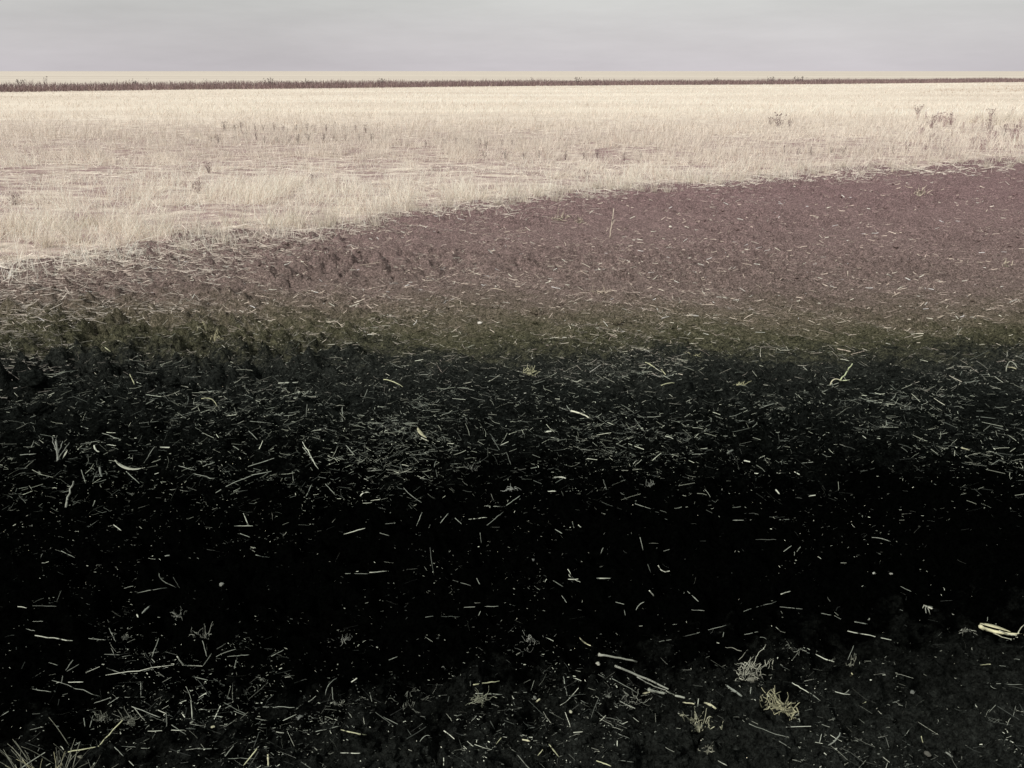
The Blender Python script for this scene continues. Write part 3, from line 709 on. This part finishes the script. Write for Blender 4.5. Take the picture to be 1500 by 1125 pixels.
# forked yellow straw on the dark soil
t = thing('forked_straw', (1231, 558), 'yellow forked straw standing up from the dark soil at right', 'straw')
pathpart('upright_stem', t, [(1231, 558), (1240, 546), (1248.5, 534)], 2.0, (0.50, 0.55, 0.34))
pathpart('lying_stem', t, [(1230, 559), (1240, 558.5), (1251, 557)], 1.9, (0.48, 0.52, 0.34))
pathpart('curled_base', t, [(1216, 565), (1222, 557), (1232, 559)], 2.0, (0.46, 0.44, 0.31))
# branching grey twig on the left
t = thing('branching_twig', (88, 690), 'branching grey twig standing in the black earth at left', 'twig')
stem = pathpart('stem', t, [(88, 691), (88, 682), (85, 662)], 3.4, (0.22, 0.23, 0.20))
for q in ([(86, 668), (80, 655), (77, 642)], [(86, 665), (83, 650), (84, 640)], [(87, 672), (95, 660), (102, 650)], [(86, 664), (90, 655), (92, 648)]):
    pathpart('branch', t, q, 1.7, (0.20, 0.21, 0.18), taper=0.5).parent = stem
leafblade('dry_leaf', t, smooth_pts(lay([(88, 686), (95, 675), (100, 665)], 0.02), 7), 0.013, (0.30, 0.31, 0.25))
t = thing('crooked_twig', (97, 746), 'crooked grey twig lying below the branching twig at left', 'twig')
pathpart('stem', t, [(97, 746), (101, 727), (108, 707)], 3.0, (0.24, 0.25, 0.21), wob=0.02)
t = thing('curved_leaf', (175, 684), 'curved pale dry leaf blade on black earth at left', 'leaf')
leafblade('blade', t, smooth_pts(lay([(169, 678), (188, 691), (213, 689)], 0.014), 10), 0.017, (0.40, 0.41, 0.33))
t = thing('curved_stalk', (845, 606), 'curved pale stalk on the dark soil right of the middle', 'stalk')
pathpart('stem', t, [(836, 603.5), (852, 608), (866, 616)], 2.4, (0.66, 0.66, 0.52))
t = thing('broken_leaf', (617, 645), 'crumpled yellowish leaf scrap on black earth at middle', 'leaf')
leafblade('blade', t, smooth_pts(lay([(612, 632), (616, 640), (625, 647)], 0.02), 7), 0.018, (0.42, 0.41, 0.27))
pathpart('stalk', t, [(617, 643), (628, 648)], 1.8, (0.40, 0.41, 0.32))
t = thing('wire_loop', (1480, 546), 'curled straw loop with a yellow leaf at the right edge of dark soil', 'straw')
pathpart('loop', t, [(1474, 545), (1475, 533), (1484, 531), (1489, 540)], 1.5, (0.30, 0.31, 0.25), n=10)
leafblade('leaf', t, smooth_pts(lay([(1474, 541), (1482, 542), (1488, 544)], 0.014), 6), 0.018, (0.44, 0.42, 0.28))
t = thing('upright_stem', (893, 350), 'thin dry stem standing upright on the brown soil near the stubble', 'stem')
stem = pathpart('stem', t, [(893, 350), (896, 330), (899, 306)], 1.8, (0.50, 0.43, 0.35), stand=0.05)
pathpart('side_twig', t, [(896, 332), (901, 322)], 1.1, (0.48, 0.41, 0.33), n=4, stand=0.05).parent = stem

def root_tuft(px, wpx, hpx, label, colr, nroots, cat='roots', name='root_tuft', up=0.5, lean=0.0, thick=1.25, seed=0):
    """a torn-out clump: a crown and many thin wandering rootlets."""
    r2 = np.random.default_rng(900 + seed)
    t = thing(name, px, label, cat); p = np.array(t.location); s = 1 / ppm(p)
    R = wpx * s * 0.5; Hh = hpx * s * 0.75
    V, F = lump(200 + seed, (R * 0.22, R * 0.16, Hh * 0.16), 0.9, 2); V[:, 2] += Hh * 0.05
    part('crown', t, V, F, mat_straw, tuple(c * 0.4 for c in colr))
    ax = r2.uniform(-0.5, 0.5); stir = r2.uniform(-0.6, 0.6)
    for i in range(int(nroots * 1.25)):
        u = r2.normal(0, 0.33); o0 = np.array([u * R, u * R * ax + r2.normal(0, 0.12) * R, abs(r2.normal(0, 0.25)) * Hh * up])
        a = r2.vonmises(stir + (0 if r2.random() < 0.5 else math.pi), 0.9); L = R * (0.25 + 0.85 * r2.random() ** 1.7)
        n = 8; hd = a + np.cumsum(r2.normal(0, 0.42, n)); el = np.cumsum(r2.normal(0, 0.3, n)) + r2.uniform(0, 1.1) * up
        stp = np.stack([np.cos(hd) * np.cos(el) + lean * 0.4, np.sin(hd) * np.cos(el) * 0.8, np.sin(el)], 1) * L / n
        P = o0 + np.cumsum(stp, 0)
        zg = height(P[:, 0] + p[0], P[:, 1] + p[1]) - p[2]; P[:, 2] = np.maximum(P[:, 2], zg + 0.001)
        V, F = tube(P, np.linspace(1, 0.45, n) * thick * 0.8 * s * 0.5 * r2.uniform(0.6, 1.3), 4)
        k = r2.uniform(0.45, 1.15); part('rootlet', t, V, F, mat_straw, tuple(c * k for c in colr))
    return t
root_tuft((1099, 1000), 66, 66, 'upright bushy clump of pale roots on black earth at lower right', (0.46, 0.465, 0.375), 70, up=1.6, lean=0.1, thick=1.5, seed=1)
root_tuft((1140, 1036), 72, 18, 'flat yellowish mat of chaff below the bushy root clump', (0.36, 0.35, 0.225), 60, cat='chaff', name='chaff_mat', up=0.12, thick=2.6, seed=2)
root_tuft((1022, 1068), 58, 40, 'tangled straw clump at the bottom right of the middle', (0.40, 0.40, 0.28), 40, cat='straw clump', name='straw_clump', up=0.6, thick=1.5, seed=3)
root_tuft((1036, 1101), 30, 22, 'small straw clump under the tangled clump near the bottom edge', (0.30, 0.305, 0.235), 22, cat='straw clump', name='straw_clump', up=0.6, seed=4)
root_tuft((778, 952), 52, 24, 'spreading pale root clump on black earth at the middle', (0.30, 0.31, 0.27), 30, up=0.6, lean=0.25, seed=5)
root_tuft((606, 1035), 62, 26, 'wide feathery root clump near the bottom, left of middle', (0.19, 0.20, 0.165), 34, up=0.5, seed=6)
root_tuft((703, 1027), 48, 18, 'root clump under the pair of yellow straws', (0.25, 0.26, 0.19), 34, up=0.5, seed=7)
root_tuft((925, 1032), 52, 34, 'curly root clump between the grey stalks near the bottom', (0.22, 0.23, 0.19), 36, up=0.6, seed=8)
root_tuft((892, 1021), 22, 12, 'small root wisp left of the curly root clump', (0.18, 0.19, 0.16), 14, up=0.5, seed=9)
root_tuft((303, 936), 44, 32, 'pale root clump on black earth in the left part', (0.23, 0.24, 0.20), 30, up=0.7, seed=10)
root_tuft((262, 903), 30, 16, 'small root clump above and left of the pale root clump', (0.19, 0.20, 0.17), 20, up=0.5, seed=11)
root_tuft((506, 938), 26, 16, 'small root clump left of the middle on black earth', (0.22, 0.23, 0.20), 22, up=0.6, seed=12)
root_tuft((655, 985), 22, 14, 'faint root wisp on black earth below middle', (0.17, 0.18, 0.155), 16, up=0.5, seed=13)
root_tuft((185, 936), 24, 14, 'root wisp among long straws at lower left', (0.18, 0.19, 0.16), 18, up=0.6, seed=14)
root_tuft((192, 1058), 44, 26, 'torn root clump right of the grass tuft', (0.24, 0.25, 0.20), 30, up=0.6, seed=15)
root_tuft((148, 1054), 34, 22, 'ragged root clump just above right of the grass tuft', (0.22, 0.23, 0.185), 26, up=0.6, seed=16)
root_tuft((494, 1033), 22, 18, 'small fibrous clump at the bottom left of middle', (0.23, 0.24, 0.2), 20, up=0.7, seed=17)
root_tuft((776, 549), 34, 22, 'yellow straw clump on the dark soil at middle', (0.50, 0.49, 0.32), 26, cat='straw clump', name='straw_clump', up=0.8, thick=1.6, seed=18)
root_tuft((749, 717), 22, 12, 'pale fuzzy scrap on black earth at middle', (0.32, 0.335, 0.30), 22, up=0.5, seed=19)
root_tuft((952, 712), 22, 14, 'fuzzy root wisp right of the pale scrap on black earth', (0.22, 0.23, 0.2), 18, up=0.7, seed=20)
root_tuft((692, 688), 24, 14, 'dull root clump above the pale scrap on black earth', (0.2, 0.21, 0.18), 18, up=0.5, seed=21)
root_tuft((310, 502), 46, 24, 'yellowish straw clump on the olive soil at left', (0.42, 0.39, 0.25), 34, cat='straw clump', name='straw_clump', up=0.8, thick=1.6, seed=22)
root_tuft((1345, 288), 34, 26, 'pale straw clump on far brown soil at right', (0.66, 0.57, 0.45), 18, cat='straw clump', name='straw_clump', up=1.2, thick=1.6, seed=23)
root_tuft((1474, 394), 20, 24, 'small white stubble clump on the brown soil at right edge', (0.66, 0.58, 0.46), 18, cat='straw clump', name='straw_clump', up=1.4, thick=1.5, seed=24)
root_tuft((850, 327), 22, 16, 'pale straw clump on brown soil close to the stubble', (0.60, 0.51, 0.41), 18, cat='straw clump', name='straw_clump', up=1.0, thick=1.5, seed=25)
root_tuft((882, 435), 44, 18, 'pale frayed straw clump on brown soil at the middle', (0.58, 0.49, 0.39), 28, cat='straw clump', name='straw_clump', up=0.6, thick=1.5, seed=26)
root_tuft((820, 322), 40, 14, 'flat straw wisp left of the pale clump near the stubble', (0.62, 0.53, 0.42), 20, cat='straw clump', name='straw_clump', up=0.5, thick=1.5, seed=27)
root_tuft((1085, 565), 28, 14, 'yellow straw scrap on the dark soil right of middle', (0.46, 0.45, 0.28), 18, cat='straw clump', name='straw_clump', up=0.6, thick=1.7, seed=28)
root_tuft((1014, 525), 22, 16, 'small yellow straw scrap on the dark soil near the middle', (0.5, 0.48, 0.3), 14, cat='straw clump', name='straw_clump', up=0.8, thick=1.7, seed=29)
root_tuft((1415, 925), 26, 14, 'fine root wisp left of the frayed stalk', (0.2, 0.205, 0.17), 18, up=0.5, seed=30)
root_tuft((1165, 957), 40, 16, 'arched root wisp right above the bushy root clump', (0.22, 0.23, 0.19), 14, up=0.8, seed=31)
root_tuft((1245, 975), 24, 18, 'root wisp at the foot of the crossed straws', (0.26, 0.27, 0.21), 16, up=0.6, seed=32)

# grass tuft in the bottom left corner: every blade a part
t = thing('grass_tuft', (52, 1142), 'dry grass tuft with upright blades in the bottom left corner', 'grass tuft')
p = np.array(t.location); r2 = np.random.default_rng(55)
s = 1 / ppm(p)
for i in range(92):
    bx = r2.normal(0, 34) * s; by = r2.normal(0, 0.035)
    tall = r2.uniform(18, 72) * (1 if i % 5 else 1.3) * s
    a = bx / (60 * s) * 0.5 + r2.normal(0, 0.32); f_ = r2.normal(0, 0.25)
    n = 6; tt = np.linspace(0, 1, n)
    P = np.stack([bx + np.sin(a) * tall * tt + r2.normal(0, 0.10) * tall * tt ** 2, by + f_ * tall * tt, np.cos(a) * tall * tt - 0.08 * tall * tt ** 3], 1)
    P[:, 2] -= 0.01
    V, F = tube(P, np.linspace(1, 0.4, n) * r2.uniform(0.7, 1.4) * s * 0.5, 4)
    k = r2.uniform(0.5, 1.1)
    colr = (0.56 * k, 0.53 * k, 0.33 * k) if i % 6 == 0 else (0.30 * k, 0.305 * k, 0.235 * k)
    part('blade', t, V, F, mat_straw, colr)

# ------------------------------------------------------------------ stubble tufts one can tell apart along the soil edge
def tuft_mesh(seed, hgt=0.34, spread=0.10, nb=46):
    r2 = np.random.default_rng(300 + seed)
    P = np.stack([r2.normal(0, spread * 0.45, nb), r2.normal(0, spread * 0.45, nb), np.full(nb, -0.015)], 1)
    D = np.stack([P[:, 0] * 3 / 1 + r2.normal(0, 0.2, nb) + 0.08, P[:, 1] * 3 + r2.normal(0, 0.2, nb), np.ones(nb)], 1); D /= np.linalg.norm(D, axis=1, keepdims=True)
    bend = r2.normal(0, 0.2, (nb, 3)); bend[:, 2] = -0.15 * r2.random(nb)
    V, Q, k = strands(P, D, hgt * r2.uniform(0.45, 1.05, nb), r2.uniform(0.005, 0.009, nb), bend, 4, 2, taper=0.35)
    C = np.array([0.82, 0.745, 0.64]) * r2.uniform(0.65, 1.12, nb)[:, None]
    me = mesh_np('stubble_tuft', V, Q); set_col(me, np.repeat(np.clip(C, 0, 0.86), k, 0)); me.materials.append(mat_stubble); return me
TUFTS = [tuft_mesh(i) for i in range(9)]
k = 0
for px in np.linspace(-40, 1540, 96):
    py = np.interp(px, [p_[0] for p_ in EDGE_PX], [p_[1] for p_ in EDGE_PX]) - rng.uniform(-1, 20) * (1.6 if px < 500 else 0.8)
    if px < 260: py -= rng.uniform(0, 40)
    g = on_ground(px + rng.normal(0, 6), py)
    o = link('stubble_tuft', TUFTS[k % 9], loc=g); o.rotation_euler.z = rng.uniform(0, 6.28); sc = rng.uniform(0.5, 0.95) * (1 if px < 1000 else 0.9)
    o.scale = (sc, sc, sc * rng.uniform(0.85, 1.1))
    zone = ['at the far left end of', 'left of the middle along', 'just left of the middle along', 'at the middle of', 'just right of the middle along', 'right of the middle along', 'towards the right end of', 'at the far right end of'][min(7, max(0, int(px // 188)))]
    size = 'low' if sc < 0.64 else 'tall' if sc > 0.8 else 'medium'
    tag(o, '%s pale stubble tuft %s the soil edge' % (size, zone), 'stubble tuft', 'stubble tufts along the soil edge'); k += 1

# ------------------------------------------------------------------ weeds
def weed_meshes(seed, h=0.45, spread=0.3, nst=14, leafy=9, lean=0.25):
    r2 = np.random.default_rng(500 + seed)
    st, lv, hd = [], [], []
    for i in range(nst):
        a = r2.uniform(0, 6.28); L = h * r2.uniform(0.5, 1.05); e = r2.uniform(0, spread)
        tip = np.array([math.cos(a) * e, math.sin(a) * e, L]); n = 5; tt = np.linspace(0, 1, n)[:, None]
        P = tip[None] * tt + np.array([0, 0, 0.12 * L]) * (tt - tt ** 2) + np.cumsum(r2.normal(0, 0.012, (n, 3)), 0); P[0] = (r2.normal(0, 0.03), r2.normal(0, 0.03), -0.02)
        st.append(tube(P, np.linspace(0.005, 0.002, n), 4))
        for j in range(leafy):
            q = r2.uniform(0.25, 1.0); c = np.array([np.interp(q, tt[:, 0], P[:, m]) for m in range(3)]) + r2.normal(0, 0.02, 3)
            d = r2.normal(size=3); d /= np.linalg.norm(d); l_ = r2.uniform(0.02, 0.055)
            s_ = np.cross(d, r2.normal(size=3)); s_ /= np.linalg.norm(s_)
            lv.append((np.array([c, c + d * l_ * .5 + s_ * l_ * .22, c + d * l_, c + d * l_ * .5 - s_ * l_ * .22]), [np.array([[0, 1, 2, 3]])]))
        V, F = lump(seed * 31 + i, (0.010, 0.010, 0.026), 0.5, 0); hd.append((V + P[-1], F))
    return [mesh_np(nm, *join_np(ps)) for nm, ps in (('stems', st), ('leaves', lv), ('seed_heads', hd))]
WEEDS = [weed_meshes(i, 0.42, 0.22, 12, 9) for i in range(4)] + [weed_meshes(10 + i, 0.85, 0.22, 5, 9) for i in range(4)]
def place_weed(px, py, hpx, label, group, kind, colr, name='dried_weed', wide=1.0, g=None):
    g = on_ground(px, py) if g is None else g
    hm = hpx / ppm(g)
    root = empty(name, g); tag(root, label, 'weed', group)
    nat = 0.42 if kind < 4 else 0.85
    sc = hm / nat; root.scale = (sc * wide, sc * wide, sc); root.rotation_euler.z = rng.uniform(0, 6.28)
    for me, nm, kf in zip(WEEDS[kind], ('stems', 'leaves', 'seed_heads'), (1.0, 0.85, 0.7)):
        c = link(nm, me, mat_plant, root); c['kind'] = 'stuff'; c.color = (*[v * kf for v in colr], 1)
MAUVE = (0.135, 0.094, 0.094)
LW = [(306, 254, 15, 'small dark reddish weed in the thin stubble at left', 0, 1.0), (291, 284, 18, 'dark weed in the stubble below the small reddish weed', 1, 1.0), (22, 300, 20, 'dark weed in the stubble at the left edge', 2, 1.0),
      (457, 268, 12, 'low dark weed in the thin stubble left of middle', 3, 1.3), (1140, 187, 19, 'bushy dark weed standing alone in the pale stubble right of middle', 0, 1.5), (1128, 184, 12, 'small weed at the left side of the bushy dark weed', 1, 1.0),
      (1156, 186, 12, 'small weed at the right side of the bushy dark weed', 2, 1.0), (860, 259, 10, 'little dark weed in the stubble at the middle', 3, 1.2), (1346, 172, 16, 'thin tall weed in the stubble left of the dark weed patch', 5, 1.0)]
for px, py, h, lab, kd, wd in LW: place_weed(px, py, h, lab, 'weeds in the stubble', kd, tuple(v * 1.7 for v in MAUVE), wide=wd)
for i in range(64):                               # the weed patch on the right
    px = 1338 + 190 * rng.random() ** 0.8; py = 168 + 50 * rng.random() + (px - 1345) * 0.03; kf = rng.uniform(2.0, 3.6)
    kd = int(rng.integers(0, 8)) if i % 3 else int(rng.integers(4, 8))
    lab = '%s dried weed at the %s of the weedy patch, %s' % ('bushy' if kd < 4 else 'thin upright', 'front' if py > 198 else 'back' if py < 183 else 'middle', 'on its left side' if px < 1410 else 'at the right edge' if px > 1465 else 'in its centre')
    place_weed(px, py, rng.uniform(11, 18), lab, 'weeds in the patch at the right', kd, tuple(v * kf for v in MAUVE), wide=rng.uniform(0.9, 1.5))
for j_, (x0, x1, py, n_w, lab) in enumerate([(318, 545, 193, 15, 'far row left of the middle'), (300, 548, 208, 15, 'near row left of the middle'), (1130, 1390, 226, 11, 'row right of the middle'), (620, 760, 214, 8, 'thin stubble at the middle'), (700, 950, 232, 9, 'stubble nearer the soil at the middle')]):
    for i in range(n_w):  # small weeds added as dark stand-ins for shaded gaps between rows
        px = x0 + (x1 - x0) * (i + rng.uniform(0.2, 0.8)) / n_w; kf = rng.uniform(0.9, 1.4)
        place_weed(px, py + rng.normal(0, 1.6), rng.uniform(9, 12.5), 'dark weed added for the shaded gaps between drilled rows, in the ' + lab, 'weeds added for the dark row gaps', int(rng.integers(0, 4)), tuple(v * kf for v in MAUVE), wide=rng.uniform(0.6, 0.95))
for i, (px, py) in enumerate([(1425, 180), (1445, 177), (1470, 178), (1492, 177), (1510, 179), (1458, 183)]):
    g = on_ground(px, py); o = link('stubble_tuft', TUFTS[i], loc=g); o.scale = (2.6, 2.0, 1.25)
    tag(o, 'bright bleached grass clump behind the weedy patch at the right edge', 'grass tuft', 'bleached grass behind the weed patch')

# weedy strip across the back of the field (stuff) and the taller weeds in it (things)
n_ = 85000
x = rng.uniform(-110, 190, n_); dep = rng.uniform(0, 11, n_)
kp = np.abs(x) < (strip_y(x) * 0.82 + 8); x, dep = x[kp], dep[kp]; N = len(x)
y = strip_y(x) + 0.3 + dep
hgt = (1 + 0.20 * sstep(40, -30, x)) * (0.46 + 0.09 * rng.random(N) ** 1.5) * (0.75 + 0.5 * fbm(x * 0.35, dep * 0.5, 3)) * (0.75 + 0.35 * sstep(1, 8, dep))
lean = rng.normal(size=(N, 3)) * np.array([0.3, 0.3, 0]) + np.array([0.05, 0, 1.0]); D = lean / np.linalg.norm(lean, axis=1, keepdims=True)
V, Q, k = strands(np.stack([x, y, np.full(N, -0.02)], 1), D, hgt, rng.uniform(0.03, 0.06, N), rng.normal(0, 0.15, (N, 3)), 3, 2, taper=0.5)
C = np.array([0.225, 0.160, 0.156]) * rng.uniform(0.7, 1.35, N)[:, None] * (0.85 + 0.3 * fbm(x * 0.2, dep, 2))[:, None]
pale = rng.random(N) < 0.05; C[pale] = np.array([0.42, 0.34, 0.28])
me = mesh_np('weed_strip', V, Q); set_col(me, np.repeat(C, k, 0))
tag(link('weed_strip', me, mat_weed), 'dark mauve strip of weeds running across the back of the field', 'weeds', kind='stuff')
TALL = [(66, 121, 11, 'tall dark weed sticking up from the weed strip at far left'), (30, 121, 4, 'low weed bump on the weed strip left of the tall weed'), (196, 120, 4, 'weed bump on the strip in the left part'), (215, 121, 6, 'bushy weed on the strip, left of the paired weeds'), (302, 121, 7, 'weed with a pointed top on the strip, left of middle'),
        (395, 120, 5, 'left one of two small weeds on the strip left of middle'), (450, 119.5, 4, 'right one of two small weeds on the strip left of middle'), (560, 119.5, 4, 'small dark weed on the strip just left of the middle'), (780, 119, 7, 'thin weed above the strip right of the middle'), (846, 118.5, 5, 'dark weed on the strip right of the thin one'),
        (1050, 118, 4, 'small weed on the strip in the right part'), (1168, 118, 5, 'left weed of the cluster on the strip at right'), (1176, 118, 5, 'right weed of the cluster on the strip at right'), (1130, 118, 5, 'pale weed left of the cluster on the strip')]
for i, (px, py, h, lab) in enumerate(TALL):
    gx_ = ground_at(px, np.interp(px, [q[0] for q in STRIP_PX], [q[1] for q in STRIP_PX]))
    Yd = gx_[1] + 7.0; q = at_depth(px, py, Yd); g = np.array([q[0], Yd, 0.0])
    place_weed(px, py, h + q[2] * ppm(g), lab, 'tall weeds in the strip', 4 + i % 4 if h > 5 else i % 4, (0.11, 0.075, 0.078), name='tall_weed', wide=1.4, g=g)
print('straws', count)
